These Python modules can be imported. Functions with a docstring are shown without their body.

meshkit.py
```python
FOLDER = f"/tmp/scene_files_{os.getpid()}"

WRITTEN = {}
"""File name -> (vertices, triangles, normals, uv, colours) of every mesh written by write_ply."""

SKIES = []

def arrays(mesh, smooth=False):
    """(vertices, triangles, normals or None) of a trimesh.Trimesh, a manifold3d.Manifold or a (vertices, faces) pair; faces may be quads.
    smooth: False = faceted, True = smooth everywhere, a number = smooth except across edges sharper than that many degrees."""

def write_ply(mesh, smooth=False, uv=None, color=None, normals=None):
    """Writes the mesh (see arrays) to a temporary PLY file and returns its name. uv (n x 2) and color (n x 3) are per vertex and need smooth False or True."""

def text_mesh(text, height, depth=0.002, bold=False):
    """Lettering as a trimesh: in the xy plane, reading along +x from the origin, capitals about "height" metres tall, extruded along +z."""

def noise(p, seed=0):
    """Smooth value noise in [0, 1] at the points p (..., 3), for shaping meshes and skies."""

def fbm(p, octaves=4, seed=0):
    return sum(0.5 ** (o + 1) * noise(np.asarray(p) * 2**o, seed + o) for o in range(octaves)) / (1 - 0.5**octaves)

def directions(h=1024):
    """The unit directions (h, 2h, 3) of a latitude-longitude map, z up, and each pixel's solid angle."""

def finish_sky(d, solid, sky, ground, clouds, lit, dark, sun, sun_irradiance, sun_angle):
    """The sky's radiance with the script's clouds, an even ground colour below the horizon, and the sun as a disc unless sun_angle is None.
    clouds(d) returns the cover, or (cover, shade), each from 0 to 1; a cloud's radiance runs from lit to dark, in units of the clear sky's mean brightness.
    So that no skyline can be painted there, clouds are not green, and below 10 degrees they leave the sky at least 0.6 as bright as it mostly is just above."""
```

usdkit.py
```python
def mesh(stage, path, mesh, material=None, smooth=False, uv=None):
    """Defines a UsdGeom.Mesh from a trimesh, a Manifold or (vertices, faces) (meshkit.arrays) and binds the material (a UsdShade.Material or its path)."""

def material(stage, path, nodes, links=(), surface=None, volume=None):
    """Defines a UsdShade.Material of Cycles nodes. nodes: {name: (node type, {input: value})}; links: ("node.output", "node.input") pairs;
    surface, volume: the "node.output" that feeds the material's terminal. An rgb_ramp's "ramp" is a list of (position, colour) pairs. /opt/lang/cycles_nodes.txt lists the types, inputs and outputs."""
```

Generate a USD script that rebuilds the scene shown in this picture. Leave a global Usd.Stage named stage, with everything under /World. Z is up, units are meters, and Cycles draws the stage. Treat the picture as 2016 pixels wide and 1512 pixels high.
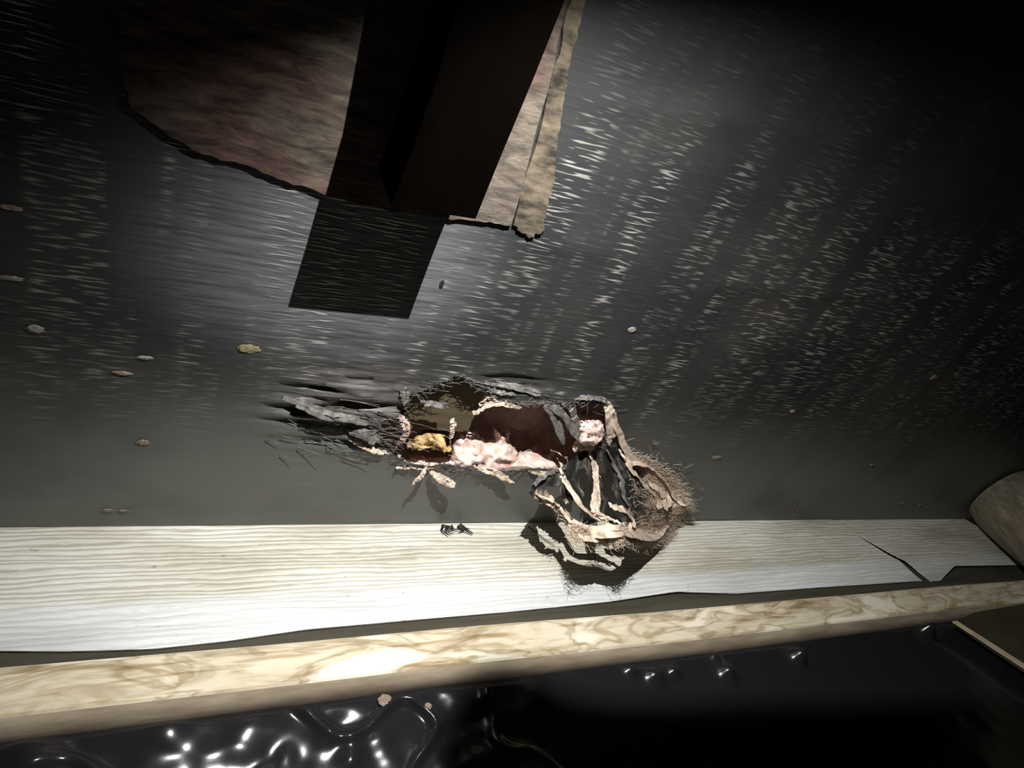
import math, random
import numpy as np, trimesh, usdkit, meshkit, shapely
from scipy.spatial import Delaunay
from shapely.geometry import Polygon, Point, LineString
from shapely import contains_xy
from pxr import Usd, UsdGeom, UsdLux, UsdShade, Gf, Sdf

random.seed(7)
rng = np.random.default_rng(7)
stage = Usd.Stage.CreateInMemory()
UsdGeom.SetStageUpAxis(stage, UsdGeom.Tokens.z)
UsdGeom.SetStageMetersPerUnit(stage, 1.0)
UsdGeom.Xform.Define(stage, '/World')

# ------------------------------------------------------------------ camera
# The crawl space is a right-angled place: X runs along the outer wall, Y towards it, Z up.
F = 1300.0
ZC = 0.25                                       # height of the camera above the ground
ZB = ZC + 0.77                                  # underside of the floor membrane
DIRX = np.array([0.89165601, 0.08516392, 0.44463092])     # X, Y, Z as seen by the camera (right, down, forward)
DIRY = np.array([-0.34675277, 0.75990735, 0.54982119])
DIRZ = np.array([-0.29105338, -0.64442838, 0.70710678])
R = np.stack([DIRX, DIRY, DIRZ])
cam = UsdGeom.Camera.Define(stage, '/World/camera')
cam.CreateHorizontalApertureAttr(36.0)
cam.CreateVerticalApertureAttr(27.0)
cam.CreateFocalLengthAttr(36.0 * F / 2016)
cam.CreateClippingRangeAttr(Gf.Vec2f(0.01, 100))
right, down, fwd = R[:, 0], R[:, 1], R[:, 2]
cam.AddTransformOp().Set(Gf.Matrix4d(*right, 0, *(-down), 0, *(-fwd), 0, 0, 0, ZC, 1))
cam.CreateExposureAttr(0.0)

# ------------------------------------------------------------------ light: one hand torch held up to the right of the camera
LAMP = np.array([0.278, -0.019, ZC + 0.507])
AIM = np.array([0.66, 0.97, ZC + 0.42])
AXIS = (AIM - LAMP) / np.linalg.norm(AIM - LAMP)
lamp = UsdLux.SphereLight.Define(stage, '/World/torch_light')
lamp.CreateRadiusAttr(0.0009)
lamp.CreateNormalizeAttr(True)
lamp.CreateIntensityAttr(19.5)
lamp.CreateColorAttr(Gf.Vec3f(1.0, 0.985, 0.95))
sh = UsdLux.ShapingAPI.Apply(lamp.GetPrim())
sh.CreateShapingConeAngleAttr(79.0)
sh.CreateShapingConeSoftnessAttr(1.0)
_z = -AXIS; _x = np.cross([0, 0, 1.0], _z); _x /= np.linalg.norm(_x); _y = np.cross(_z, _x)
lamp.AddTransformOp().Set(Gf.Matrix4d(*_x, 0, *_y, 0, *_z, 0, *LAMP, 1))
dome = UsdLux.DomeLight.Define(stage, '/World/crawl_space_gloom')
dome.CreateIntensityAttr(0.0012)
dome.CreateColorAttr(Gf.Vec3f(0.9, 0.95, 1.0))

# ------------------------------------------------------------------ geometry helpers
def ray(x, y):
    return R @ np.array([(x - 1008) / F, (y - 756) / F, 1.0])
def on_belly(x, y, drop=0.0):
    r = ray(x, y); p = r * (ZB - drop - ZC) / r[2]; p[2] += ZC; return p
def on_wall(x, y, Y):
    r = ray(x, y); p = r * Y / r[1]; p[2] += ZC; return p
def tri_mesh(v, f):
    m = trimesh.Trimesh(np.asarray(v, float), np.asarray(f), process=False)
    return m
def grid(P):
    """A trimesh from an (n, m, 3) grid of points."""
    n, m = P.shape[:2]
    i, j = np.meshgrid(np.arange(n - 1), np.arange(m - 1), indexing='ij')
    a = i * m + j
    q = np.stack([a, a + 1, a + m + 1, a + m], -1).reshape(-1, 4)
    return tri_mesh(P.reshape(-1, 3), np.vstack([q[:, [0, 1, 2]], q[:, [0, 2, 3]]]))
def fix(m):
    trimesh.repair.fix_normals(m); return m
def prism(profile, x0, x1, n=2):
    """A (y, z) profile (closed) extruded along X."""
    pr = np.asarray(profile, float); k = len(pr)
    xs = np.linspace(x0, x1, n)
    v = np.vstack([np.column_stack([np.full(k, x), pr]) for x in xs])
    f = []
    for a in range(n - 1):
        for b in range(k):
            c = (b + 1) % k
            f += [[a * k + b, a * k + c, (a + 1) * k + c], [a * k + b, (a + 1) * k + c, (a + 1) * k + b]]
    cap = trimesh.creation.triangulate_polygon(Polygon(pr), engine='earcut')
    order = [int(np.argmin(np.linalg.norm(pr - p, axis=1))) for p in cap[0]]
    for t in cap[1]:
        t = [order[i] for i in t]
        f += [t, [(n - 1) * k + i for i in t[::-1]]]
    return fix(tri_mesh(v, f))
def slab(poly_pts, thick):
    """Closed solid: planar polygon points (n,3) thickened by the vector thick."""
    P = np.asarray(poly_pts, float); k = len(P); t = np.asarray(thick, float)
    n = t / np.linalg.norm(t); a = np.cross(n, [0.3, 0.5, 0.8]); a /= np.linalg.norm(a); b = np.cross(n, a)
    uv = np.column_stack([P @ a, P @ b])
    pv, pf = trimesh.creation.triangulate_polygon(Polygon(uv), engine='earcut')
    order = [int(np.argmin(np.linalg.norm(uv - p, axis=1))) for p in pv]
    f = [[order[i] for i in tt] for tt in pf]
    f += [[order[i] + k for i in tt[::-1]] for tt in pf]
    for i in range(k):
        j = (i + 1) % k
        f += [[i, j, j + k], [i, j + k, i + k]]
    return fix(tri_mesh(np.vstack([P, P + t]), f))
def box(c, s):
    m = trimesh.creation.box(s); m.apply_translation(c); return m
def smooth_line(pts, n):
    """Catmull-Rom through the points."""
    P = np.asarray(pts, float)
    if len(P) == 2:
        return P[0] + np.linspace(0, 1, n)[:, None] * (P[1] - P[0])
    P = np.vstack([2 * P[0] - P[1], P, 2 * P[-1] - P[-2]])
    out = []
    for s in np.linspace(0, len(P) - 3 - 1e-6, n):
        i = int(s); t = s - i; a, b, c, d = P[i:i + 4]
        out.append(0.5 * (2 * b + (c - a) * t + (2 * a - 5 * b + 4 * c - d) * t * t + (3 * b - a - 3 * c + d) * t ** 3))
    return np.array(out)
def ribbon(line, widths, face, thick=0.0012, ragged=0.25, seed=0, crinkle=0.0):
    """A flat torn strand along a line of points; face: the direction its flat side looks to."""
    P = np.asarray(line, float); n = len(P)
    t = np.gradient(P, axis=0); t /= np.linalg.norm(t, axis=1, keepdims=True) + 1e-9
    face = np.asarray(face, float) / np.linalg.norm(face)
    s = np.cross(t, face); s /= np.linalg.norm(s, axis=1, keepdims=True) + 1e-9
    w = np.broadcast_to(widths, (n,)) / 2
    g = np.random.default_rng(seed + 100)
    def rag():
        k = np.convolve(g.uniform(-1, 1, n + 4), [.25, .5, .5, .5, .25], 'valid')
        return w * (1 + ragged * k)
    wl, wr = rag(), rag()
    c = crinkle * g.uniform(-1, 1, (n, 1)) * face
    a, b, m = P + s * wl[:, None], P - s * wr[:, None], P + c + face * 0.6 * thick
    v = np.vstack([a, m, b, b - face * thick, a - face * thick])
    f = []
    for i in range(n - 1):
        for k in range(5):
            k2 = (k + 1) % 5
            f += [[k * n + i, k2 * n + i, k2 * n + i + 1], [k * n + i, k2 * n + i + 1, k * n + i + 1]]
    for k in (1, 2, 3):
        f += [[0, k * n, (k + 1) * n], [n - 1, (k + 1) * n + n - 1, k * n + n - 1]]
    return fix(tri_mesh(v, f))
def bundle(P, w, face, seed, ragged, crinkle):
    """A frayed strand: three thin ribbons twisted loosely together."""
    g = np.random.default_rng(seed + 900); n = len(P); out = []
    t = np.gradient(P, axis=0); t /= np.linalg.norm(t, axis=1, keepdims=True) + 1e-9
    s = np.cross(t, np.asarray(face, float) / np.linalg.norm(face)); s /= np.linalg.norm(s, axis=1, keepdims=True) + 1e-9
    for k, c in enumerate((-.33, .02, .34)):
        i0, i1 = (0, n) if k == 1 else (int(g.integers(0, n // 4)), n - int(g.integers(0, n // 4)))
        off = (c + .16 * np.convolve(g.uniform(-1, 1, n + 6), np.ones(7) / 3, 'valid')) * w
        out.append(ribbon((P + s * off[:, None] + np.asarray(face) / np.linalg.norm(face) * .0012 * k)[i0:i1], (w * .52)[i0:i1], face, seed=seed * 7 + k, ragged=ragged, crinkle=crinkle))
    return trimesh.util.concatenate(out)
def tube(P, r0, r1, sides=4):
    P = np.asarray(P, float); n = len(P)
    t = np.gradient(P, axis=0); t /= np.linalg.norm(t, axis=1, keepdims=True) + 1e-9
    a = np.cross(t, np.where(np.abs(t[:, 2:]) < 0.9, [0, 0, 1.0], [1.0, 0, 0])); a /= np.linalg.norm(a, axis=1, keepdims=True) + 1e-9
    b = np.cross(t, a); ang = np.arange(sides) * 2 * np.pi / sides
    rr = np.linspace(r0, r1, n)
    v = P[:, None] + rr[:, None, None] * (np.cos(ang)[None, :, None] * a[:, None] + np.sin(ang)[None, :, None] * b[:, None])
    i, j = np.meshgrid(np.arange(n - 1), np.arange(sides), indexing='ij')
    q = np.stack([i * sides + j, i * sides + (j + 1) % sides, (i + 1) * sides + (j + 1) % sides, (i + 1) * sides + j], -1).reshape(-1, 4)
    return tri_mesh(v.reshape(-1, 3), np.vstack([q[:, [0, 1, 2]], q[:, [0, 2, 3]]]))
def lump(c, r, amp=0.25, freq=2.2, seed=0, sub=3):
    m = trimesh.creation.icosphere(sub, 1.0)
    v = np.array(m.vertices)
    k = 1 + amp * (meshkit.fbm(v * freq + seed * 7.3, 4, seed) - 0.5) * 2
    m.vertices = v * k[:, None] * np.asarray(r) + np.asarray(c)
    return m
def cloth(poly, step, to3d, holes=(), thick=0.001, toward=(0, -1, 0), seed=0, jag=0.0):
    """A torn piece of cloth: a polygon in pixels filled with points, lifted into space by to3d, and given a thickness."""
    g = np.random.default_rng(seed)
    P = Polygon(poly).difference(shapely.union_all([Polygon(h).buffer(0) for h in holes]))
    P = max(getattr(P, 'geoms', [P]), key=lambda x: x.area)
    if jag:
        def rag(ring):
            L = LineString(ring.coords).segmentize(step * 0.7)
            q = np.array(L.coords)[:-1]; return q + g.uniform(-jag, jag, q.shape)
        P = Polygon(rag(P.exterior), [rag(h) for h in P.interiors]).buffer(0)
        P = max(getattr(P, 'geoms', [P]), key=lambda x: x.area)
    P = P.segmentize(step)
    pts = [np.array(P.exterior.coords)[:-1]] + [np.array(h.coords)[:-1] for h in P.interiors]
    x0, y0, x1, y1 = P.bounds
    X, Y = np.meshgrid(np.arange(x0, x1, step), np.arange(y0, y1, step))
    q = np.column_stack([X.ravel(), Y.ravel()]) + g.uniform(-.25, .25, (X.size, 2)) * step
    q = q[contains_xy(P.buffer(-step * 0.4), q[:, 0], q[:, 1])]
    pts = np.vstack(pts + [q])
    tri = Delaunay(pts).simplices
    c = pts[tri].mean(1)
    tri = tri[contains_xy(P, c[:, 0], c[:, 1])]
    v = np.array([to3d(x, y) for x, y in pts])
    edges = np.sort(np.vstack([tri[:, [0, 1]], tri[:, [1, 2]], tri[:, [2, 0]]]), 1)
    u, cnt = np.unique(edges, axis=0, return_counts=True)
    rim = u[cnt == 1]; n = len(v); t = np.asarray(toward, float) * thick
    f = np.vstack([tri, tri[:, ::-1] + n] + [np.column_stack([rim[:, 0], rim[:, 1], rim[:, 1] + n]), np.column_stack([rim[:, 0], rim[:, 1] + n, rim[:, 0] + n])])
    return fix(tri_mesh(np.vstack([v, v - t]), f))

# ------------------------------------------------------------------ scene helpers
used = {}
def path_for(name, parent):
    base = f"{parent.GetPath() if parent else '/World'}/{name}"
    k = used.get(base, 0); used[base] = k + 1
    return base if k == 0 else f"{base}_{k:03d}"
ORIGIN = {}
def tag(prim, label=None, cat=None, group=None, kind=None):
    for k, v in (('label', label), ('category', cat), ('group', group), ('kind', kind)):
        if v:
            prim.SetCustomDataByKey(k, v)
    return prim
def thing(name, base, label=None, cat=None, group=None, kind=None):
    x = UsdGeom.Xform.Define(stage, path_for(name, None))
    x.AddTranslateOp().Set(Gf.Vec3d(*map(float, base)))
    ORIGIN[str(x.GetPath())] = np.asarray(base, float)
    return tag(x.GetPrim(), label, cat, group, kind)
def obj(name, m, mat, parent=None, smooth=30, **tags):
    m = m.copy()
    if parent:
        q, o = parent, np.zeros(3)
        while str(q.GetPath()) != '/World':
            o = o + ORIGIN.get(str(q.GetPath()), np.zeros(3)); q = q.GetParent()
        m.vertices = m.vertices - o
        p = usdkit.mesh(stage, path_for(name, parent), m, mat, smooth=smooth)
    else:
        c = m.bounds.mean(0); c[2] = m.bounds[0, 2]
        m.vertices = m.vertices - c
        p = usdkit.mesh(stage, path_for(name, None), m, mat, smooth=smooth)
        UsdGeom.Xformable(p).AddTranslateOp().Set(Gf.Vec3d(*map(float, c)))
    return tag(p.GetPrim(), **tags)

# ------------------------------------------------------------------ materials
def srgb(r, g, b):
    c = np.array([r, g, b]) / 255.0
    return tuple(np.where(c < .04045, c / 12.92, ((c + .055) / 1.055) ** 2.4))
def M(name, nodes, links, surface='p.BSDF'):
    return usdkit.material(stage, f'/World/Looks/{name}', nodes, links, surface=surface)
GEO = {'g': ('geometry', {})}
def noise_mat(name, ramp, scale=(20, 20, 20), detail=4, rough=0.7, bump=0.0, bump_dist=0.002, spec=0.3, distortion=0.0, nrough=0.6, **pr):
    """A principled material coloured by one noise over the place."""
    nodes = {**GEO, 'm': ('mapping', {'scale': scale}), 'n': ('noise_texture', {'scale': 1.0, 'detail': float(detail), 'roughness': nrough, 'distortion': distortion}),
             'r': ('rgb_ramp', {'ramp': ramp}), 'p': ('principled_bsdf', {'roughness': rough, 'specular_ior_level': spec, **pr})}
    links = [('g.position', 'm.vector'), ('m.vector', 'n.vector'), ('n.fac', 'r.fac'), ('r.color', 'p.base_color')]
    if bump:
        nodes['b'] = ('bump', {'strength': bump, 'distance': bump_dist})
        links += [('n.fac', 'b.height'), ('b.normal', 'p.normal')]
    return M(name, nodes, links)

# black woven underfloor membrane: cross-wise threads, broken into ticks that line up in columns
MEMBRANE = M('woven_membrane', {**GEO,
    'm1': ('mapping', {'scale': (12, 210, 10)}), 'thread': ('noise_texture', {'scale': 1.0, 'detail': 2.0, 'roughness': .6}),
    'm2': ('mapping', {'scale': (34, 300, 10), 'location': (3, 5, 0)}), 'tick': ('noise_texture', {'scale': 1.0, 'detail': 0.0}),
    'm3': ('mapping', {'scale': (19, 1.6, 1), 'location': (0.4, 0, 0)}), 'column': ('noise_texture', {'scale': 1.0, 'detail': 2.0, 'roughness': .55}),
    'm4': ('mapping', {'scale': (4, 4, 4)}), 'patch': ('noise_texture', {'scale': 1.0, 'detail': 4.0}),
    'm5': ('mapping', {'scale': (300, 300, 300)}), 'grit': ('noise_texture', {'scale': 1.0, 'detail': 2.0}),
    'tr': ('map_range', {'from_min': .56, 'from_max': .72, 'to_min': 0, 'to_max': 1, 'clamp': True}),
    'cr': ('map_range', {'from_min': .44, 'from_max': .62, 'to_min': 0.04, 'to_max': 1, 'clamp': True}),
    'sep': ('separate_xyz', {}),
    'far': ('map_range', {'range_type': 'smoothstep', 'from_min': .80, 'from_max': .56, 'to_min': 0.06, 'to_max': 1, 'clamp': True}),
    'top': ('map_range', {'range_type': 'smoothstep', 'from_min': .11, 'from_max': .25, 'to_min': .12, 'to_max': 1, 'clamp': True}), 'a3': ('math', {'math_type': 'multiply'}), 'a': ('math', {'math_type': 'multiply'}), 'a2': ('math', {'math_type': 'multiply'}),
    'base': ('rgb_ramp', {'ramp': [(.3, (.017, .018, .020)), (.5, (.025, .026, .026)), (.65, (.036, .035, .035)), (.8, (.055, .05, .047))]}),
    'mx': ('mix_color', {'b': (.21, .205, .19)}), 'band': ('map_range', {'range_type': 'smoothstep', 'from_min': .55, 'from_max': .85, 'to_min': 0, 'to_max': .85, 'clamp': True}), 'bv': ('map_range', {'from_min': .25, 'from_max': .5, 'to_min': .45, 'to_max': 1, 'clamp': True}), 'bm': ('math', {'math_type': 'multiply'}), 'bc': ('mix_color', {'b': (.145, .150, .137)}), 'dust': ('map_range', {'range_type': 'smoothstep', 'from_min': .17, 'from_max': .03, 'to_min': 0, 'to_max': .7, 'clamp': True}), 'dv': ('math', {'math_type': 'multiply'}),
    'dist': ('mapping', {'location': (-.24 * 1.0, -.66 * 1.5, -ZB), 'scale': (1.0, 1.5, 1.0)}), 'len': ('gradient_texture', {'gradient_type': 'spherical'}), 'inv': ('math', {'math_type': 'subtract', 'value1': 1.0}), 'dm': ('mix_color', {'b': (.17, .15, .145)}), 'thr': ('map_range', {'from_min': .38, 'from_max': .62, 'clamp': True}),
    'sc': ('mapping', {'location': tuple(-on_belly(650, 520)[i] * k for i, k in enumerate((1.0, 1.35, 1.0))), 'scale': (1.0, 1.35, 1.0)}), 'sg': ('gradient_texture', {'gradient_type': 'spherical'}), 'sr': ('map_range', {'range_type': 'smoothstep', 'from_min': .72, 'from_max': .90, 'to_min': 0, 'to_max': .9, 'clamp': True}), 'sv': ('math', {'math_type': 'multiply'}), 'painted_sheen': ('mix_color', {'b': (.120, .122, .130)}), 'thr2': ('map_range', {'from_min': .30, 'from_max': .62, 'to_min': .25, 'to_max': 1, 'clamp': True}),  # painted sheen: paler ellipse round the beam end in place of gloss
    'h': ('math', {'math_type': 'multiply_add', 'value2': 0.7}),
    'b': ('bump', {'strength': .55, 'distance': .0016}),
    'p': ('principled_bsdf', {'roughness': .45, 'specular_ior_level': .45})},
    [('g.position', 'm1.vector'), ('m1.vector', 'thread.vector'), ('g.position', 'm2.vector'), ('m2.vector', 'tick.vector'),
     ('g.position', 'm3.vector'), ('m3.vector', 'column.vector'), ('g.position', 'm4.vector'), ('m4.vector', 'patch.vector'), ('g.position', 'm5.vector'), ('m5.vector', 'grit.vector'),
     ('tick.fac', 'tr.value'), ('column.fac', 'cr.value'), ('tr.result', 'a.value1'), ('cr.result', 'a.value2'),
     ('g.position', 'sep.vector'), ('sep.y', 'far.value'), ('sep.y', 'top.value'), ('a.value', 'a3.value1'), ('top.result', 'a3.value2'), ('a3.value', 'a2.value1'), ('far.result', 'a2.value2'),
     ('patch.fac', 'base.fac'), ('g.position', 'dist.vector'), ('dist.vector', 'len.vector'), ('len.fac', 'inv.value2'), ('inv.value', 'dust.value'), ('thread.fac', 'thr.value'), ('dust.result', 'dv.value1'), ('thr.result', 'dv.value2'), ('dv.value', 'dm.fac'), ('sep.y', 'band.value'), ('patch.fac', 'bv.value'), ('band.result', 'bm.value1'), ('bv.result', 'bm.value2'), ('bm.value', 'bc.fac'), ('base.color', 'bc.a'), ('g.position', 'sc.vector'), ('sc.vector', 'sg.vector'), ('sg.fac', 'sr.value'), ('thread.fac', 'thr2.value'), ('sr.result', 'sv.value1'), ('thr2.result', 'sv.value2'), ('sv.value', 'painted_sheen.fac'), ('bc.result', 'painted_sheen.a'), ('painted_sheen.result', 'dm.a'), ('dm.result', 'mx.a'), ('a2.value', 'mx.fac'), ('mx.result', 'p.base_color'),
     ('thread.fac', 'h.value1'), ('a2.value', 'h.value3'), ('h.value', 'b.height'), ('b.normal', 'p.normal')])
FRAY_GREY = noise_mat('grey_frayed_weave', [(.3, (.05, .047, .046)), (.55, (.17, .16, .15)), (.75, (.32, .30, .28))], (60, 60, 60), rough=.5, bump=.4)
FRAY_TAN = noise_mat('tan_dusty_weave', [(.3, (.24, .18, .13)), (.45, (.56, .45, .35)), (.65, (.76, .64, .53))], (70, 70, 50), rough=.8, bump=.4)
FRAY_PINK = noise_mat('pinkish_fibre', [(.3, (.30, .19, .15)), (.6, (.62, .46, .40))], (70, 70, 70), rough=.9)
FRAY_BLACK = noise_mat('black_thread_and_shadow', [(.3, (.010, .010, .008)), (.7, (.03, .03, .026))], (70, 70, 70), rough=.6)
FIBRE = noise_mat('tan_fibre', [(.3, (.58, .46, .34)), (.7, (.82, .70, .57))], (90, 90, 90), rough=.9)
FLAP = M('torn_flap_weave', {**GEO, 'm': ('mapping', {'scale': (38, 30, 9), 'rotation': (0, .25, 0)}), 'n': ('noise_texture', {'scale': 1.0, 'detail': 5.0, 'roughness': .65, 'distortion': .6}),
    'sep': ('separate_xyz', {}), 'low': ('map_range', {'from_min': ZC + .72, 'from_max': ZC + .60, 'to_min': -.05, 'to_max': .18, 'clamp': True}), 'side': ('map_range', {'from_min': .80, 'from_max': .90, 'to_min': -.1, 'to_max': .2, 'clamp': True}), 'mxx': ('math', {'math_type': 'maximum'}), 'add': ('math', {'math_type': 'add'}),
    'r': ('rgb_ramp', {'ramp': [(.40, (.016, .016, .014)), (.50, (.05, .048, .045)), (.58, (.20, .16, .12)), (.68, (.52, .41, .31)), (.8, (.66, .52, .40))]}),
    'b': ('bump', {'strength': .35, 'distance': .002}), 'p': ('principled_bsdf', {'roughness': .6, 'specular_ior_level': .3})},
    [('g.position', 'm.vector'), ('m.vector', 'n.vector'), ('g.position', 'sep.vector'), ('sep.z', 'low.value'), ('n.fac', 'add.value1'), ('sep.x', 'side.value'), ('low.result', 'mxx.value1'), ('side.result', 'mxx.value2'), ('mxx.value', 'add.value2'),
     ('add.value', 'r.fac'), ('r.color', 'p.base_color'), ('n.fac', 'b.height'), ('b.normal', 'p.normal')])
PINK = noise_mat('pink_glass_wool', [(.3, (.62, .40, .33)), (.45, (.74, .54, .47)), (.6, (.86, .70, .65))], (55, 40, 55), detail=6, rough=1.0, bump=.7, bump_dist=.006, spec=0.05)
YELLOW = noise_mat('yellow_glass_wool', [(.36, (.05, .035, .02)), (.46, (.48, .33, .15)), (.7, (.76, .58, .32))], (50, 50, 36), detail=5, rough=1.0, bump=.6, bump_dist=.005, spec=0.05)
JOIST = noise_mat('old_joist_wood', [(.3, (.07, .054, .03)), (.7, (.13, .10, .06))], (8, 60, 60), rough=.9, bump=.2)
# white vinyl siding, embossed with wood grain
SIDING = M('white_grained_siding', {**GEO,
    'm': ('mapping', {'scale': (.12, .12, 1)}), 'n': ('wave_texture', {'wave_type': 'bands', 'bands_direction': 'z', 'scale': 36.0, 'distortion': 10.0, 'detail': 4.0, 'detail_scale': 1.0, 'detail_roughness': .6}),
    'm2': ('mapping', {'scale': (3.0, 3, 12)}), 'n2': ('noise_texture', {'scale': 1.0, 'detail': 4.0}),
    'm3': ('mapping', {'scale': (40, 40, 60)}), 'n3': ('noise_texture', {'scale': 1.0, 'detail': 3.0}),
    'sep': ('separate_xyz', {}), 'up': ('map_range', {'range_type': 'smoothstep', 'from_min': ZC + .615, 'from_max': ZC + .645, 'to_min': 0, 'to_max': 1, 'clamp': True}),
    'r': ('rgb_ramp', {'ramp': [(.30, (.50, .475, .39)), (.45, (.66, .64, .555)), (.6, (.79, .78, .72))]}),
    'r2': ('rgb_ramp', {'ramp': [(.28, (.60, .61, .61)), (.5, (.76, .785, .795))]}),
    'c': ('mix_color', {}), 'grain': ('rgb_ramp', {'ramp': [(0, (.60, .575, .50)), (.22, (.80, .785, .73)), (.5, (1, 1, 1))]}), 'mu': ('mix_color', {'blend_type': 'multiply'}), 'gf': ('map_range', {'from_min': 0, 'from_max': 1, 'to_min': .35, 'to_max': .85}),
    'spot': ('rgb_ramp', {'ramp': [(.22, (.5, .45, .36)), (.30, (1, 1, 1))]}), 'mu2': ('mix_color', {'blend_type': 'multiply', 'fac': .8}),
    'b': ('bump', {'strength': .5, 'distance': .003}), 'p': ('principled_bsdf', {'roughness': .5, 'specular_ior_level': .4})},
    [('g.position', 'm.vector'), ('m.vector', 'n.vector'), ('g.position', 'm2.vector'), ('m2.vector', 'n2.vector'), ('g.position', 'm3.vector'), ('m3.vector', 'n3.vector'),
     ('g.position', 'sep.vector'), ('sep.z', 'up.value'), ('n2.fac', 'r.fac'), ('n2.fac', 'r2.fac'), ('r2.color', 'c.a'), ('r.color', 'c.b'), ('up.result', 'c.fac'),
     ('up.result', 'gf.value'), ('gf.result', 'mu.fac'), ('n.fac', 'grain.fac'), ('c.result', 'mu.a'), ('grain.color', 'mu.b'), ('n3.fac', 'spot.fac'), ('mu.result', 'mu2.a'), ('spot.color', 'mu2.b'), ('mu2.result', 'p.base_color'),
     ('n.fac', 'b.height'), ('b.normal', 'p.normal')])
OLIVE = noise_mat('olive_backing_strip', [(.3, (.040, .036, .022)), (.7, (.082, .075, .055))], (3, 3, 40), rough=.8)
# pale rail: old cream paint, flaked and streaked with mud
RAIL = M('flaked_cream_rail', {**GEO,
    'm': ('mapping', {'scale': (9, 20, 34)}), 'n': ('noise_texture', {'scale': 1.0, 'detail': 5.0, 'roughness': .6, 'distortion': .9}),
    'm2': ('mapping', {'scale': (5, 14, 75)}), 'n2': ('noise_texture', {'scale': 1.0, 'detail': 4.0, 'distortion': .5}),
    'm3': ('mapping', {'scale': (7, 20, 22), 'location': (1.7, 0, .4)}), 'n3': ('noise_texture', {'scale': 1.0, 'detail': 3.0, 'distortion': .7}),
    'vein': ('rgb_ramp', {'ramp': [(.455, (1, 1, 1)), (.49, (.50, .41, .29)), (.51, (.55, .46, .33)), (.53, (1, 1, 1))]}), 'mv': ('mix_color', {'blend_type': 'multiply', 'fac': .6}),
    'r': ('rgb_ramp', {'ramp': [(.30, (.38, .305, .20)), (.42, (.54, .46, .325)), (.50, (.64, .565, .42)), (.66, (.72, .655, .51))]}),
    'v': ('rgb_ramp', {'ramp': [(.34, (.62, .54, .40)), (.44, (1, 1, 1)), (.62, (1, 1, 1)), (.7, (.8, .74, .62))]}),
    'paint': ('rgb_ramp', {'ramp': [(.545, (0, 0, 0)), (.60, (1, 1, 1))]}), 'mu': ('mix_color', {'blend_type': 'multiply', 'fac': .9}),
    'mx': ('mix_color', {'b': (.84, .77, .63)}), 'b': ('bump', {'strength': .35, 'distance': .002}), 'p': ('principled_bsdf', {'roughness': .7, 'specular_ior_level': .25})},
    [('g.position', 'm.vector'), ('m.vector', 'n.vector'), ('g.position', 'm2.vector'), ('m2.vector', 'n2.vector'), ('g.position', 'm3.vector'), ('m3.vector', 'n3.vector'),
     ('n.fac', 'r.fac'), ('n2.fac', 'v.fac'), ('r.color', 'mu.a'), ('v.color', 'mu.b'), ('mu.result', 'mx.a'), ('n3.fac', 'paint.fac'), ('paint.color', 'mx.fac'), ('mx.result', 'mv.a'), ('n3.fac', 'vein.fac'), ('vein.color', 'mv.b'), ('mv.result', 'p.base_color'),
     ('n2.fac', 'b.height'), ('b.normal', 'p.normal')])
RAIL_EDGE = noise_mat('weathered_rail_edge', [(.3, (.27, .21, .15)), (.6, (.46, .38, .28))], (8, 30, 60), rough=.85, bump=.3)
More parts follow.
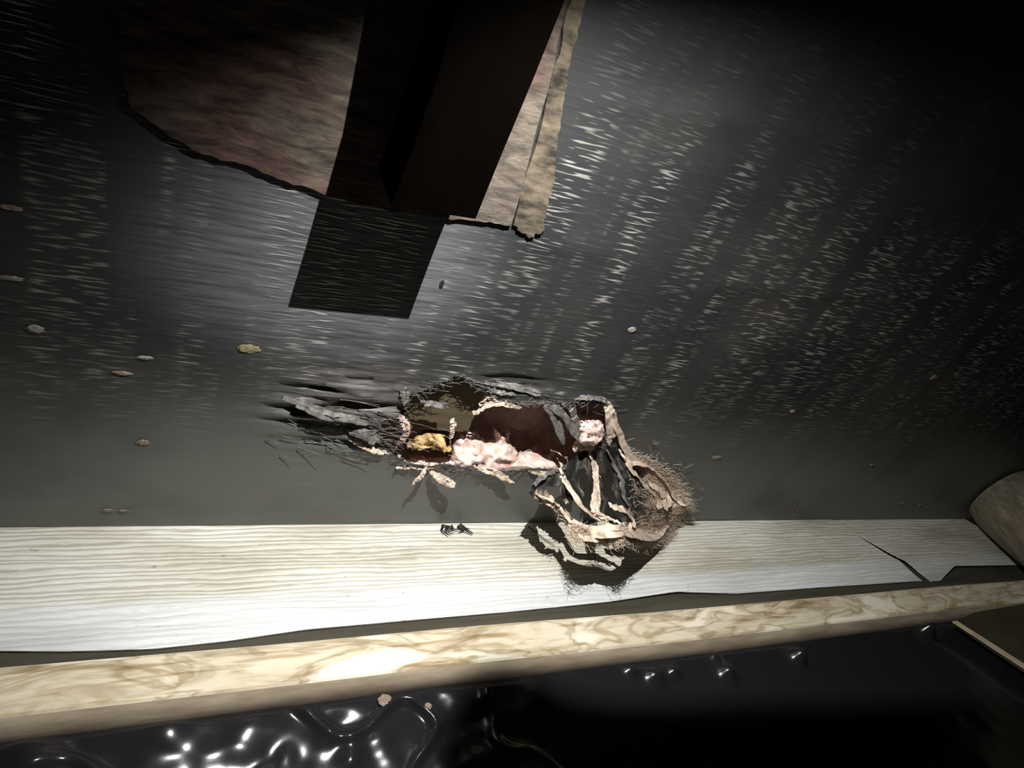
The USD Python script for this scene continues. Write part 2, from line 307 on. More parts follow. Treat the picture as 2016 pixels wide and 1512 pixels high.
SHEET = M('glossy_black_plastic', {**GEO, 'm': ('mapping', {'scale': (60, 60, 60)}), 'n': ('noise_texture', {'scale': 1.0, 'detail': 2.0}), 'b': ('bump', {'strength': .05, 'distance': .002}),
    'p': ('principled_bsdf', {'base_color': (.013, .013, .015), 'roughness': .17, 'specular_ior_level': .4})},
    [('g.position', 'm.vector'), ('m.vector', 'n.vector'), ('n.fac', 'b.height'), ('b.normal', 'p.normal')])
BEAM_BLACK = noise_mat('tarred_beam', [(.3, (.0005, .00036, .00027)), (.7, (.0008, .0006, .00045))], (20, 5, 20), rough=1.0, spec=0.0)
BOARD = M('brown_weathered_board', {**GEO,
    'm': ('mapping', {'scale': (22, 75, 20), 'rotation': (0, 0, -.25)}), 'n': ('noise_texture', {'scale': 1.0, 'detail': 6.0, 'roughness': .65, 'distortion': .4}),
    'm2': ('mapping', {'scale': (9, 9, 9), 'location': (2.2, .3, 0)}), 'n2': ('noise_texture', {'scale': 1.0, 'detail': 2.0}),
    'r': ('rgb_ramp', {'ramp': [(.30, (.015, .012, .010)), (.44, (.055, .046, .040)), (.58, (.095, .080, .068)), (.75, (.16, .135, .115))]}),
    'r2': ('rgb_ramp', {'ramp': [(.40, (1, .98, .92)), (.58, (1.0, .74, .74))]}), 'mu': ('mix_color', {'blend_type': 'multiply', 'fac': 1.0}),
    'b': ('bump', {'strength': .7, 'distance': .004}), 'p': ('principled_bsdf', {'roughness': .9, 'specular_ior_level': .15})},
    [('g.position', 'm.vector'), ('m.vector', 'n.vector'), ('g.position', 'm2.vector'), ('m2.vector', 'n2.vector'), ('n.fac', 'r.fac'), ('n2.fac', 'r2.fac'), ('r.color', 'mu.a'), ('r2.color', 'mu.b'),
     ('mu.result', 'p.base_color'), ('n.fac', 'b.height'), ('b.normal', 'p.normal')])
BOARD_EDGE = noise_mat('flaky_tan_board_edge', [(.36, (.014, .011, .008)), (.5, (.06, .047, .033)), (.68, (.115, .093, .065))], (30, 70, 30), detail=5, rough=.9, bump=.6)
POST = noise_mat('grey_brown_post', [(.3, (.10, .085, .058)), (.5, (.17, .145, .105)), (.7, (.24, .21, .155))], (60, 60, 4), detail=4, rough=.85, bump=.3)
PLY = noise_mat('olive_ply', [(.3, (.030, .028, .012)), (.7, (.062, .058, .03))], (5, 5, 9), rough=.8)
PLY_EDGE = noise_mat('pale_ply_edge', [(.3, (.45, .36, .24)), (.7, (.65, .54, .38))], (20, 20, 20), rough=.8)
DIRT = {c: noise_mat(f'dirt_{c}', [(.3, tuple(.6 * x for x in k)), (.7, k)], (150, 150, 150), rough=.9) for c, k in (('pale', (.27, .25, .22)), ('yellow', (.26, .225, .13)), ('pink', (.24, .15, .13)), ('tan', (.30, .24, .19)), ('black', (.01, .01, .008)))}
TORCH = noise_mat('black_torch_body', [(.3, (.01, .01, .01)), (.7, (.02, .02, .02))], (40, 40, 40), rough=.6)

# ------------------------------------------------------------------ ceiling: the black membrane under the floor, torn open
HOLE = [(748, 822), (752, 852), (762, 875), (772, 892), (800, 903), (840, 912), (880, 907), (940, 917), (1000, 921), (1060, 920), (1100, 922), (1125, 905), (1140, 885), (1175, 872), (1192, 850), (1201, 812),
        (1195, 796), (1165, 787), (1110, 788), (1050, 785), (1000, 783), (965, 773), (945, 758), (915, 740), (890, 737), (860, 750), (825, 766), (806, 775), (800, 800), (780, 813)]
hole = Polygon([on_belly(x, y)[:2] for x, y in HOLE])
_h = np.array(LineString(list(hole.exterior.coords)).segmentize(.006).coords)[:-1]
_h += rng.uniform(-.0022, .0022, _h.shape)
hole = Polygon(_h).buffer(0)
CREASES = [[on_belly(*p)[:2] for p in L] for L in ([(1090, 175), (1300, 215), (1560, 255), (1800, 300), (2016, 345)], [(1400, 560), (1600, 575), (1770, 590)], [(1010, 470), (1100, 480), (1190, 500)])]
def belly_z(xy):
    """The membrane's height: sags, creases and wrinkles; it sinks round the tear."""
    xy = np.atleast_2d(xy); p = np.column_stack([xy, np.zeros(len(xy))])
    sp = shapely.points(xy)
    near = shapely.distance(sp, hole)
    z = 0.014 * (meshkit.fbm(p * [2.2, 2.6, 1], 3, 3) - .5)
    z += -.012 * np.exp(-near / .022) * meshkit.fbm(p * [16, 40, 1], 3, 5)
    left = np.exp(-((xy[:, 0] - .23) / .10) ** 2 - ((xy[:, 1] - .67) / .085) ** 2)
    top = np.exp(-((xy[:, 0] - .48) / .12) ** 2 - ((xy[:, 1] - .60) / .035) ** 2)
    z += (.020 * left + .012 * top) * (meshkit.fbm(p * [8, 75, 1], 3, 8) - .5) * 2
    for L in CREASES:
        d = shapely.distance(sp, LineString(L))
        z -= .0045 * np.exp(-(d / .012) ** 2)
    z *= 1 - .9 * np.clip((.40 - xy[:, 1]) / .05, 0, 1) * np.clip((.46 - xy[:, 0]) / .05, 0, 1)     # pressed flat by the board
    edge = np.clip((.965 - xy[:, 1]) / .06, 0, 1)          # taut where it meets the wall
    return ZB + z * (.15 + .85 * edge)
X0, X1, Y0, Y1 = -1.6, 4.2, -1.3, 0.985
pts = [_h]
X, Y = np.meshgrid(np.arange(X0, X1 + .01, .05), np.linspace(Y0, Y1, 46)); pts.append(np.column_stack([X.ravel(), Y.ravel()]))
X, Y = np.meshgrid(np.arange(-.4, 2.6, .02), np.arange(-.1, .975, .014)); pts.append(np.column_stack([X.ravel(), Y.ravel()]) + rng.uniform(-.001, .001, (X.size, 2)))
X, Y = np.meshgrid(np.arange(.0, 1.0, .011), np.arange(.45, .97, .0045)); pts.append(np.column_stack([X.ravel(), Y.ravel()]) + rng.uniform(-.001, .001, (X.size, 2)))
for k, a in enumerate(pts[1:], 1):
    keep = ~contains_xy(hole.buffer(.004), a[:, 0], a[:, 1])
    if k == 1:
        keep &= ~((a[:, 0] > -.42) & (a[:, 0] < 2.62) & (a[:, 1] > -.12) & (a[:, 1] < .98))
    if k == 2:
        keep &= ~((a[:, 0] > -.02) & (a[:, 0] < 1.02) & (a[:, 1] > .44) & (a[:, 1] < .975))
    pts[k] = a[keep]
pts = np.vstack(pts)
tri = Delaunay(pts).simplices
c = pts[tri].mean(1); tri = tri[~contains_xy(hole, c[:, 0], c[:, 1])]
z = belly_z(pts); n = len(pts)
edges = np.sort(np.vstack([tri[:, [0, 1]], tri[:, [1, 2]], tri[:, [2, 0]]]), 1)
u, cnt = np.unique(edges, axis=0, return_counts=True); rim = u[cnt == 1]
V = np.vstack([np.column_stack([pts, z]), np.column_stack([pts, z + .0012])])
ceiling = thing('ceiling', (0, 0, ZB), 'black woven underfloor membrane with a torn hole showing pink insulation', None, None, 'structure')
mem = fix(tri_mesh(V, np.vstack([tri[:, ::-1], tri + n, np.column_stack([rim[:, 0], rim[:, 1], rim[:, 1] + n]), np.column_stack([rim[:, 0], rim[:, 1] + n, rim[:, 0] + n])])))
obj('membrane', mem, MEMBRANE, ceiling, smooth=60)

def strand(pix, drops, width, mat, seed, name='torn_strand', label=None, n=22, crinkle=.0012, ragged=.5, face=(0, -.35, -1)):
    d = np.interp(np.linspace(0, 1, len(pix)), np.linspace(0, 1, len(drops)), drops)
    P = smooth_line([on_belly(x, y, q) for (x, y), q in zip(pix, d)], n)
    g = np.random.default_rng(seed); P = P + g.normal(0, .0007, P.shape)
    w = width * .00095 * np.concatenate([np.linspace(1, 1, n - 3), [.8, .55, .25]])
    return obj(name, bundle(P, w, face, seed, ragged, crinkle), mat, ceiling, label=label)
G, T, K, B = FRAY_GREY, FRAY_TAN, FRAY_PINK, FRAY_BLACK
strand([(1064, 776), (1082, 798), (1096, 830), (1111, 874)], [0, .006, .012], 15, G, 1, label='grey torn strand hanging across the right of the hole')
strand([(1116, 784), (1127, 812), (1139, 846)], [0, .006, .01], 14, G, 2)
strand([(1080, 792), (1104, 812), (1128, 842), (1146, 872)], [.002, .012, .014], 13, G, 3)
strand([(930, 812), (952, 800), (985, 789), (1010, 793), (1036, 797)], [.008, .004, .004], 13, T, 4, label='tan dusty fibre along the top edge of the hole')
strand([(1036, 797), (1010, 786), (975, 782), (946, 790)], [.003, .003, .006], 8, T, 5)
strand([(555, 781), (605, 800), (650, 820), (692, 826), (742, 836)], [.004, .016, .018, .006], 13, G, 6, label='grey torn strand left of the hole')
strand([(600, 800), (630, 810), (668, 819)], [.01, .018], 7, G, 16)
strand([(682, 843), (720, 857), (756, 868)], [.004, .014, .006], 15, G, 7)
strand([(684, 858), (728, 884), (772, 893)], [.004, .01, .004], 9, T, 8)
strand([(782, 820), (800, 837), (799, 858), (776, 882)], [.004, .01, .004], 10, K, 9, label='pinkish fibre looping over the left end of the hole')
strand([(828, 790), (856, 796), (882, 801)], [.006, .01], 9, G, 10)
strand([(797, 764), (796, 780), (797, 797)], [.004, .01], 11, G, 11)
strand([(846, 912), (832, 932), (812, 954)], [0, .018, .025], 9, T, 12)
strand([(846, 930), (872, 944), (896, 957)], [.012, .022, .026], 12, T, 13)
strand([(926, 914), (965, 928), (1012, 951)], [0, .012, .02], 11, T, 14, label='tan frayed strand below the bottom edge of the hole')
strand([(893, 824), (890, 846), (886, 866)], [.002, .004], 9, T, 15)
strand([(940, 918), (985, 934), (1000, 946)], [0, .012, .02], 6, T, 17)
strand([(1202, 800), (1212, 838), (1228, 880), (1262, 920)], [.004, .008, .008], 13, T, 18, label='tan frayed edge right of the hole')
strand([(1192, 792), (1200, 812), (1205, 850), (1200, 876)], [.004, .008, .008], 16, T, 19)
strand([(1128, 880), (1150, 874), (1170, 880)], [.004, .006], 20, T, 20)
strand([(1040, 924), (1075, 934), (1110, 926), (1140, 905)], [.002, .01, .01], 10, T, 21)
strand([(955, 752), (990, 757), (1030, 765), (1080, 780)], [.002, .01, .004], 9, G, 22)
strand([(940, 764), (985, 770), (1030, 775)], [.002, .008, .004], 8, G, 23)
strand([(1130, 787), (1158, 783), (1186, 787), (1200, 797)], [.004, .010, .004], 8, G, 24)

# the torn flap hanging from the right end of the tear
def flap_at(x, y):
    t = np.clip((y - 860) / 215, 0, 1.1)
    base = .735 + .075 * t ** .9 + .03 * np.clip((x - 1240) / 110, 0, 1)
    a = math.atan2(x - 1165, y - 800)
    pleat = .012 * math.sin(a * 21 + .6) * min(1, t * 2 + .2) + .02 * (meshkit.fbm(np.array([[x * .022, y * .016, 1.0]]), 3, 4)[0] - .5)
    base += np.clip((x - 1225) / 90, 0, 1) * (.06 + .07 * np.clip((y - 1000) / 45, 0, 1))
    return on_wall(x, y, min(base + pleat, on_belly(x, y)[1] - .006))
flap_outline = [(1120, 912), (1146, 882), (1186, 874), (1200, 846), (1214, 880), (1236, 914), (1262, 912), (1292, 930), (1322, 950), (1338, 984), (1356, 1002), (1334, 1012), (1314, 1040), (1290, 1064), (1260, 1072),
                (1225, 1066), (1180, 1070), (1136, 1054), (1108, 1024), (1090, 1002), (1062, 988), (1042, 970), (1052, 950), (1078, 936)]
slits = [[(1108, 948), (1124, 942), (1150, 980), (1166, 1008), (1154, 1014), (1130, 985)], [(1136, 926), (1152, 920), (1164, 960), (1166, 992), (1154, 990), (1144, 960)],
         [(1182, 934), (1200, 928), (1210, 970), (1216, 1010), (1200, 1012), (1188, 975)], [(1226, 942), (1240, 938), (1254, 975), (1258, 1004), (1242, 1010), (1232, 976)],
         [(1072, 956), (1096, 955), (1106, 980), (1116, 1000), (1112, 1014), (1100, 1000)], [(1112, 994), (1136, 980), (1165, 988), (1200, 986), (1228, 1000), (1236, 1030), (1200, 1046), (1158, 1044), (1126, 1028)]]
flap = obj('torn_flap', cloth(flap_outline, 6, flap_at, slits, thick=.0012, seed=3, jag=3.2), FLAP, ceiling, smooth=50, label='torn flap of black membrane with tan frayed fibres hanging over the white siding')
def flap_strand(pix, width, mat, seed, out=.008, n=26):
    P = smooth_line([flap_at(x, y) - np.array([0, out, 0]) for x, y in pix], n)
    P += np.random.default_rng(seed).normal(0, .0008, P.shape)
    w = width * .0009 * np.concatenate([np.linspace(1, .9, n - 2), [.6, .3]])
    obj('flap_strand', bundle(P, w, (0, -1, -.2), seed, .55, .0012), mat, ceiling)
flap_strand([(1158, 896), (1170, 930), (1172, 970), (1166, 1008), (1190, 1030)], 22, T, 31)
flap_strand([(1190, 890), (1205, 920), (1220, 950), (1226, 985), (1250, 1020)], 11, G, 32)
flap_strand([(1215, 890), (1240, 930), (1262, 955), (1290, 985)], 14, T, 33)
flap_strand([(1100, 930), (1112, 958), (1140, 1000), (1175, 1028), (1205, 1030)], 12, T, 34)
flap_strand([(1052, 978), (1080, 992), (1100, 1006), (1118, 1030), (1150, 1048)], 8, T, 35)
flap_strand([(1160, 1012), (1188, 1022), (1225, 1040)], 7, T, 36)
flap_strand([(1236, 916), (1268, 920), (1300, 945), (1326, 985), (1346, 1000)], 18, T, 37)
flap_strand([(1270, 950), (1295, 968), (1306, 990), (1290, 1006)], 30, T, 38)
flap_strand([(1196, 1000), (1225, 1010), (1240, 1030), (1235, 1055)], 14, T, 39)
flap_strand([(1110, 930), (1085, 934), (1060, 948), (1046, 962)], 8, G, 40)
flap_strand([(1116, 1038), (1160, 1052), (1215, 1048), (1270, 1056), (1310, 1040)], 26, T, 41)
flap_strand([(1130, 1050), (1150, 1064), (1190, 1068), (1240, 1066)], 14, T, 42)
# loose fibres: nobody could count them
rim_pts = smooth_line([(1090, 1002), (1120, 1040), (1160, 1062), (1210, 1064), (1262, 1070), (1300, 1060), (1325, 1036), (1345, 1000), (1330, 965), (1300, 935), (1262, 914), (1235, 910), (1214, 880), (1200, 846)], 200)
fib = []
for k in range(3000):
    u_ = rng.random()
    if u_ < .55:
        q = rim_pts[int(199 * min(rng.random() ** .8, .999))] + rng.normal(0, 6, 2)
    elif u_ < .85:
        q = np.array([rng.uniform(1110, 1325), 0]); q[1] = 1056 + 12 * rng.normal() - max(0, q[0] - 1240) * .5
    else:
        q = np.array([1290, 965]) + rng.normal(0, 1, 2) * [26, 26]
    if 1112 < q[0] < 1228 and q[1] < 1036:
        continue
    x, y = q
    a = rng.normal(.25, .55); L = rng.uniform(6, 20)
    p0 = flap_at(x, y) - np.array([0, rng.uniform(.001, .010), 0])
    e = flap_at(x + L * math.cos(a), y + L * math.sin(a)) - np.array([0, rng.uniform(0, .012), 0])
    mid = (p0 + e) / 2 + rng.normal(0, .0018, 3)
    fib.append(tube(smooth_line([p0, mid, e], 4), rng.uniform(.0003, .0007), .0002, 3))
obj('loose_fibres', trimesh.util.concatenate(fib), FIBRE, ceiling, smooth=True, label='tan frayed fibres along the lower edge of the flap', kind='stuff')
fib = []
for k in range(500):                                            # fuzz round the rest of the tear
    q = np.array(_h[rng.integers(len(_h))]); z0 = belly_z(q)[0]
    e = q + rng.normal(0, 1, 2) * [.016, .007]
    p0, p1 = np.array([*q, z0 - .001]), np.array([*e, z0 - abs(rng.normal(.003, .004))])
    fib.append(tube(smooth_line([p0, (p0 + p1) / 2 + rng.normal(0, .0015, 3), p1], 4), .0006, .0003, 3))
for k in range(130):
    p = on_belly(rng.normal(690, 55), rng.normal(846, 24) + 0, .002); p[2] = belly_z(p[:2])[0] - .002
    e = p + np.array([rng.normal(.03, .014), rng.normal(.004, .004), -abs(rng.normal(0, .004))])
    fib.append(tube(smooth_line([p, (p + e) / 2 + rng.normal(0, .001, 3), e], 4), .0007, .0003, 3))
obj('loose_fibres', trimesh.util.concatenate(fib), G, ceiling, smooth=True, label='grey fuzz of broken threads round the tear', kind='stuff')
tang = np.random.default_rng(77)
def thread(pix, r=.0016):  # black strands drawn for loose threads and the shadow among them
    obj('black_thread_and_shadow', tube(smooth_line([on_wall(x, y, .948) for x, y in pix], 10), r, r * .4, 4), B, ceiling, smooth=True)
for k in range(9):
    x, y = 868 + 6 * k + tang.normal(0, 4), 1034 + tang.normal(0, 2)
    thread([(x, y), (x + tang.normal(8, 6), y + 7), (x + tang.normal(18, 8), y + tang.uniform(9, 20))], tang.uniform(.0014, .003))
for pix in ([(1040, 1036), (1060, 1052), (1092, 1074)], [(1172, 1062), (1190, 1070), (1226, 1100)], [(1150, 1062), (1168, 1085), (1172, 1105)]):
    obj('black_thread_and_shadow', tube(smooth_line([on_wall(x, y, .948) for x, y in pix], 10), .002, .0007, 4), B, ceiling, smooth=True)

# ------------------------------------------------------------------ insulation and joist above the membrane
batt = thing('insulation_batt', (.55, .75, ZB), 'pink glass wool insulation behind the hole in the membrane', 'insulation')
prof = [(.812, -.004), (.835, .006), (.852, .03), (.862, .06), (.85, .10), (.81, .135), (.74, .15), (.64, .15), (.55, .14), (.50, .11), (.485, .06), (.48, .012)]
pr = smooth_line([(a, b) for a, b in prof], 70)
xs = np.linspace(.33, .98, 110)
G3 = np.array([[[x, a, ZB + b] for x in xs] for a, b in pr])
f1 = meshkit.fbm(G3 * [14, 14, 14], 4, 11) - .5; f2 = meshkit.fbm(G3 * [5, 5, 5], 2, 12) - .5
G3[..., 1] -= (.045 * f1 + .05 * f2) * (pr[:, 0] > .76)[:, None]
G3[..., 2] += np.maximum((.04 * f1 + .05 * f2) * (pr[:, 0] <= .80)[:, None], -.03) * np.clip(pr[:, 1] / .06, 0, 1)[:, None]
G3[..., 2] = np.maximum(G3[..., 2], ZB + .004)
obj('batt', grid(G3), PINK, batt, smooth=True)
def puff(outline, Y, depth, seed, step=4, amp=.02, jag=2.5, lean=0.0):
    """A tuft of wool: the outline at distance Y, swollen towards the tear."""
    g = np.random.default_rng(seed); P = Polygon(outline).segmentize(step)
    q = np.array(P.exterior.coords)[:-1] + g.uniform(-jag, jag, (len(P.exterior.coords) - 1, 2)); P = Polygon(q).buffer(0)
    P = max(getattr(P, 'geoms', [P]), key=lambda k: k.area).segmentize(step)
    ext = np.array(P.exterior.coords)[:-1]; x0, y0, x1, y1 = P.bounds
    X, Yg = np.meshgrid(np.arange(x0, x1, step), np.arange(y0, y1, step)); q = np.column_stack([X.ravel(), Yg.ravel()]) + g.uniform(-1, 1, (X.size, 2))
    q = q[contains_xy(P.buffer(-step * .5), q[:, 0], q[:, 1])]; al = np.vstack([ext, q])
    tr = Delaunay(al).simplices; c = al[tr].mean(1); tr = tr[contains_xy(P, c[:, 0], c[:, 1])]
    d = np.array([P.exterior.distance(Point(k)) for k in al]); sw = 1 - np.exp(-d / 14)
    Yv = Y - lean * np.maximum(y1 - al[:, 1], 0)
    w0 = np.array([on_wall(x, y, k) for (x, y), k in zip(al, Yv)])
    nz = meshkit.fbm(w0 * [38, 10, 38] + seed, 4, seed) - .5 + .35 * (meshkit.noise(w0 * [120, 30, 160] + seed, seed) - .5)
    yy = Yv - depth * sw - amp * 2 * nz * np.minimum(1, d / 6)
    fr = np.array([on_wall(x, y, k) for (x, y), k in zip(al, yy)]); bk = np.array([on_wall(x, y, k + .012) for (x, y), k in zip(al, Yv)])
    k = len(ext); n = len(al); r = np.arange(k); r2 = (r + 1) % k
    return fix(tri_mesh(np.vstack([fr, bk]), np.vstack([tr, tr[:, ::-1] + n, np.column_stack([r, r2, r2 + n]), np.column_stack([r, r2 + n, r + n])])))
def tuft(outline, Y, depth, mat, seed, label=None, name='tuft', **kw):
    obj(name, puff(outline, Y, depth, seed, **kw), mat, batt, smooth=True, label=label)
tuft([(1134, 822), (1146, 802), (1172, 794), (1198, 806), (1196, 850), (1172, 880), (1142, 876), (1128, 850)], .70, .022, PINK, 1, 'bright pink tuft at the right end of the hole')
tuft([(900, 930), (884, 905), (892, 870), (903, 836), (914, 830), (924, 845), (940, 852), (956, 870), (975, 862), (968, 842), (982, 838), (1004, 850), (1002, 872), (1018, 886), (1020, 930)], .815, .024, PINK, 2, 'pale pink tuft of wool at the bottom middle of the hole', lean=.0006)
tuft([(1000, 930), (1004, 896), (1030, 888), (1052, 878), (1066, 886), (1076, 898), (1084, 884), (1104, 888), (1112, 930)], .812, .022, PINK, 3, 'pink tuft of wool left of the torn flap')
tuft([(775, 925), (780, 894), (812, 894), (850, 902), (880, 898), (905, 890), (912, 925)], .800, .012, PINK, 4, 'flat pink tuft at the lower left of the hole', amp=.008)
tuft([(800, 884), (806, 866), (826, 856), (842, 836), (862, 842), (884, 850), (892, 886), (874, 894), (850, 884), (822, 888)], .752, .016, YELLOW, 5, 'yellow glass wool tuft inside the left end of the hole', name='yellow_tuft')
joist = thing('floor_joist', (.39, .6, ZB + .03), 'brown wooden floor joist seen through the upper left of the hole', 'joist')
jm = box((.392, .4, ZB + .085), (.125, .66, .13)); obj('joist_board', jm, JOIST, joist, smooth=False)

# ------------------------------------------------------------------ outer wall: backing, two lengths of siding
wall = thing('wall_front', (1, 1, 0), 'outer wall of the crawl space clad in white grained siding', None, None, 'structure')
obj('backing_board', box((1.3, .9935, ZC + .6025), (5.8, .043, .281)), OLIVE, wall, smooth=False)
obj('foundation_board', box((1.3, 1.005, .355), (5.8, .02, .71)), OLIVE, wall, smooth=False)
low = np.array([on_wall(x, y, .968)[[0, 2]] for x, y in [(0, 1282), (130, 1283), (300, 1278), (450, 1262), (600, 1240), (800, 1222), (1000, 1205), (1200, 1185), (1330, 1167), (1450, 1169), (1600, 1158), (1800, 1145), (1852, 1143), (1876, 1117), (2016, 1114)]])
low = np.vstack([[-1.6, low[0, 1]], low, [4.2, low[-1, 1]]])
zt = ZB - .0005
def siding(x_top0, x_low0, x_top1, x_low1, n, curl=0.0, back=0.0):
    """One length of siding with slanting ends: flat grained face above, a cove turning in below."""
    s = np.linspace(0, 1, n); rows = []
    t = np.linspace(0, 1, 15)
    for k in t:
        a, b = x_top0 + (x_low0 - x_top0) * k, x_top1 + (x_low1 - x_top1) * k
        x = a + (b - a) * s
        zl = np.interp(x, low[:, 0], low[:, 1])
        zz = zt + (zl - zt) * k
        zk = (zz - ZC)
        y = .955 + .012 * np.clip((.640 - zk) / .06, 0, 1) ** 1.5 - .004 * np.exp(-((zk - .628) / .012) ** 2)
        y = y + .002 * (meshkit.fbm(np.column_stack([x * 2.5, zz * 3, 0 * x]), 2, 9) - .5)
        y = y + back - curl * k ** 1.3 * np.exp(-(b - x) / .10)
        rows.append(np.column_stack([x, y, zz]))
    front = np.array(rows); back = front.copy(); back[..., 1] += .003
    m1, m2 = grid(front), grid(back[:, ::-1])
    N, m = front.shape[:2]; i0 = np.arange(N * m).reshape(N, m); j0 = i0[:, ::-1] + N * m
    f = [m1.faces, m2.faces + N * m]
    for ring in (i0[0], i0[-1], i0[:, 0], i0[:, -1]):
        for a, b in zip(ring[:-1], ring[1:]):
            ra, ca = divmod(a, m); rb, cb = divmod(b, m)
            A, Bq = j0[ra, ca], j0[rb, cb]
            f.append(np.array([[a, b, Bq], [a, Bq, A]]))
    v = np.vstack([front.reshape(-1, 3), back[:, ::-1].reshape(-1, 3)])
    return fix(tri_mesh(v, np.vstack(f)))
sx0, sx1 = on_wall(1640, 1027, .955)[0], on_wall(1822, 1140, .96)[0]
ex0, ex1 = on_wall(1900, 1020, .955)[0], on_wall(2016, 1092, .955)
ex1 = ex0 + (ex1[0] - ex0) * (.2 / (ZB - ex1[2]))
obj('siding_panel', siding(-1.6, -1.6, sx0, sx1 - .006, 260), SIDING, wall, smooth=35, label='long white siding length left of the slanting crack')
obj('siding_panel', siding(sx0 + .004, sx1 + .035, ex0, ex1, 60, back=.002), SIDING, wall, smooth=35, label='short white siding length right of the slanting crack')

# ------------------------------------------------------------------ rail fixed along the foot of the siding
rail = thing('wooden_rail', (1, .94, ZC + .46), 'cream flaking wooden rail running along below the white siding', 'rail')
zr = ZC
def rail_bar(x0, x1, prof, n=90):
    m = prism(prof, x0, x1, n)
    v = np.array(m.vertices)
    v[:, 1] += .002 * (meshkit.fbm(v * [4, 1, 20], 2, 21) - .5); v[:, 2] += .005 * (meshkit.fbm(np.column_stack([v[:, 0] * 2.2, v[:, 0] * 0, v[:, 0] * 0]), 2, 22) - .5)
    m.vertices = v; return m
obj('rail_face', rail_bar(-1.6, 4.2, [(.985, zr + .474), (.941, zr + .474), (.938, zr + .478), (.938, zr + .534), (.944, zr + .541), (.985, zr + .543)]), RAIL, rail, smooth=35)
obj('rail_underside', rail_bar(-1.6, 4.2, [(.985, zr + .4745), (.9405, zr + .4745), (.947, zr + .467), (.960, zr + .459), (.985, zr + .459)]), RAIL_EDGE, rail, smooth=35, label='greyish weathered lower edge of the rail')

# ------------------------------------------------------------------ black plastic sheet hanging from behind the rail and over the ground
sheet_x = np.concatenate([np.linspace(-1.6, -.31, 40), np.arange(-.3, 2.0, .0045), np.linspace(2.01, 4.2, 60)])
s = np.concatenate([np.linspace(0, .62, 150), np.linspace(.63, 2.6, 70)])
Pz = np.maximum(ZC + .456 - s, 0.012); Py = .972 - np.maximum(s - .62, 0) - .05 * np.clip((s - .3) / .4, 0, 1) ** 2
P = np.zeros((len(s), len(sheet_x), 3)); P[..., 0] = sheet_x; P[..., 1] = Py[:, None]; P[..., 2] = Pz[:, None]
q = np.stack([P[..., 0], P[..., 1] * 0, np.broadcast_to(s[:, None], P.shape[:2])], -1)
w = .020 * (meshkit.fbm(q * [3, 1, 3], 2, 31) - .5)
calm = np.clip((q[..., 0] - .42) / .25, 0, 1)
fine = meshkit.fbm(np.stack([q[..., 0] * 15 + q[..., 2] * 10, q[..., 1], q[..., 2] * 17 - q[..., 0] * 7], -1), 2, 33)
w += .017 * (fine - .5) * (1 - .85 * calm)
fold = np.abs(meshkit.fbm(np.stack([q[..., 0] * 5 + q[..., 2] * 6, q[..., 1], q[..., 2] * 4 - q[..., 0] * 4], -1), 2, 37) - .5)
w += .010 * np.exp(-(fold / .03) ** 2) * (1 - calm)
for (px, py, r_, h_) in [(1285, 1334, .019, .019), (1240, 1320, .015, .013), (1322, 1326, .014, .016), (1425, 1330, .018, .022), (1400, 1296, .012, .012), (1565, 1298, .019, .030), (1815, 1246, .020, .038), (640, 1455, .014, .007), (690, 1462, .014, .007), (690, 1500, .016, .008), (560, 1490, .016, .007), (60, 1490, .03, .012), (330, 1440, .03, .010)]:
    k_ = on_wall(px, py, .965)
    w += h_ * np.exp(-(((q[..., 0] - k_[0]) / r_) ** 2 + ((ZC + .456 - q[..., 2] - k_[2]) / r_) ** 2))
w *= np.clip(s / .010, 0, 1)[:, None]
wallish = np.clip((.66 - s) / .08, 0, 1)[:, None]
P[..., 1] -= np.maximum(w + .008, 0) * wallish; P[..., 2] += np.abs(w) * (1 - wallish)
sheet = obj('plastic_sheet', grid(P), SHEET, None, smooth=True, label='glossy wrinkled black plastic sheet hanging below the cream rail', cat='plastic sheet')

# ------------------------------------------------------------------ board on the membrane and the dark beam under it
bt = .014
bp = [(225, -60), (236, 120), (262, 210), (330, 262), (400, 300), (470, 318), (560, 352), (665, 385), (770, 412), (860, 424), (940, 432), (1003, 440), (1085, 150), (1128, -60)]
bpts = np.array([on_belly(x, y, .002) for x, y in bp])
dense = []
for a, b in zip(bpts, np.roll(bpts, -1, 0)):
    dense += [a + (b - a) * t for t in np.linspace(0, 1, 7)[:-1]]
dense = np.array(dense); dense[:, :2] += rng.uniform(-.0018, .0018, (len(dense), 2))
board = thing('wooden_board', (.15, .2, ZB - .02), 'rough brown weathered board flat against the black membrane, upper left', 'board')
sag = .003 + .003 * np.clip((dense[:, 1] - .1) / .22, 0, 1)
obj('board_plank', slab(dense - np.column_stack([0 * sag, 0 * sag, sag]), (0, 0, .022)), BOARD, board, smooth=False)
ep = [(1006, 438), (1085, 150), (1130, -60), (1165, -60), (1138, 40), (1112, 150), (1098, 260), (1082, 380), (1066, 452), (1040, 462)]
epts = np.array([on_belly(x, y, .0) for x, y in ep]); dense = []
for a, b in zip(epts, np.roll(epts, -1, 0)):
    dense += [a + (b - a) * t for t in np.linspace(0, 1, 9)[:-1]]
dense = np.array(dense); dense[:, :2] += rng.uniform(-.0028, .0028, (len(dense), 2))
obj('edge_strip', slab(dense - [0, 0, .007], (0, 0, .016)), BOARD_EDGE, board, smooth=False, label='flaky tan strip along the right edge of the board')
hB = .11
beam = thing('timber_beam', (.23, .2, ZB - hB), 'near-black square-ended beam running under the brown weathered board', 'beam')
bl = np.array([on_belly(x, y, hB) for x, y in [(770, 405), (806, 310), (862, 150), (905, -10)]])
br = np.array([on_belly(x, y, hB) for x, y in [(936, 431), (985, 310), (1052, 150), (1116, -10)]])
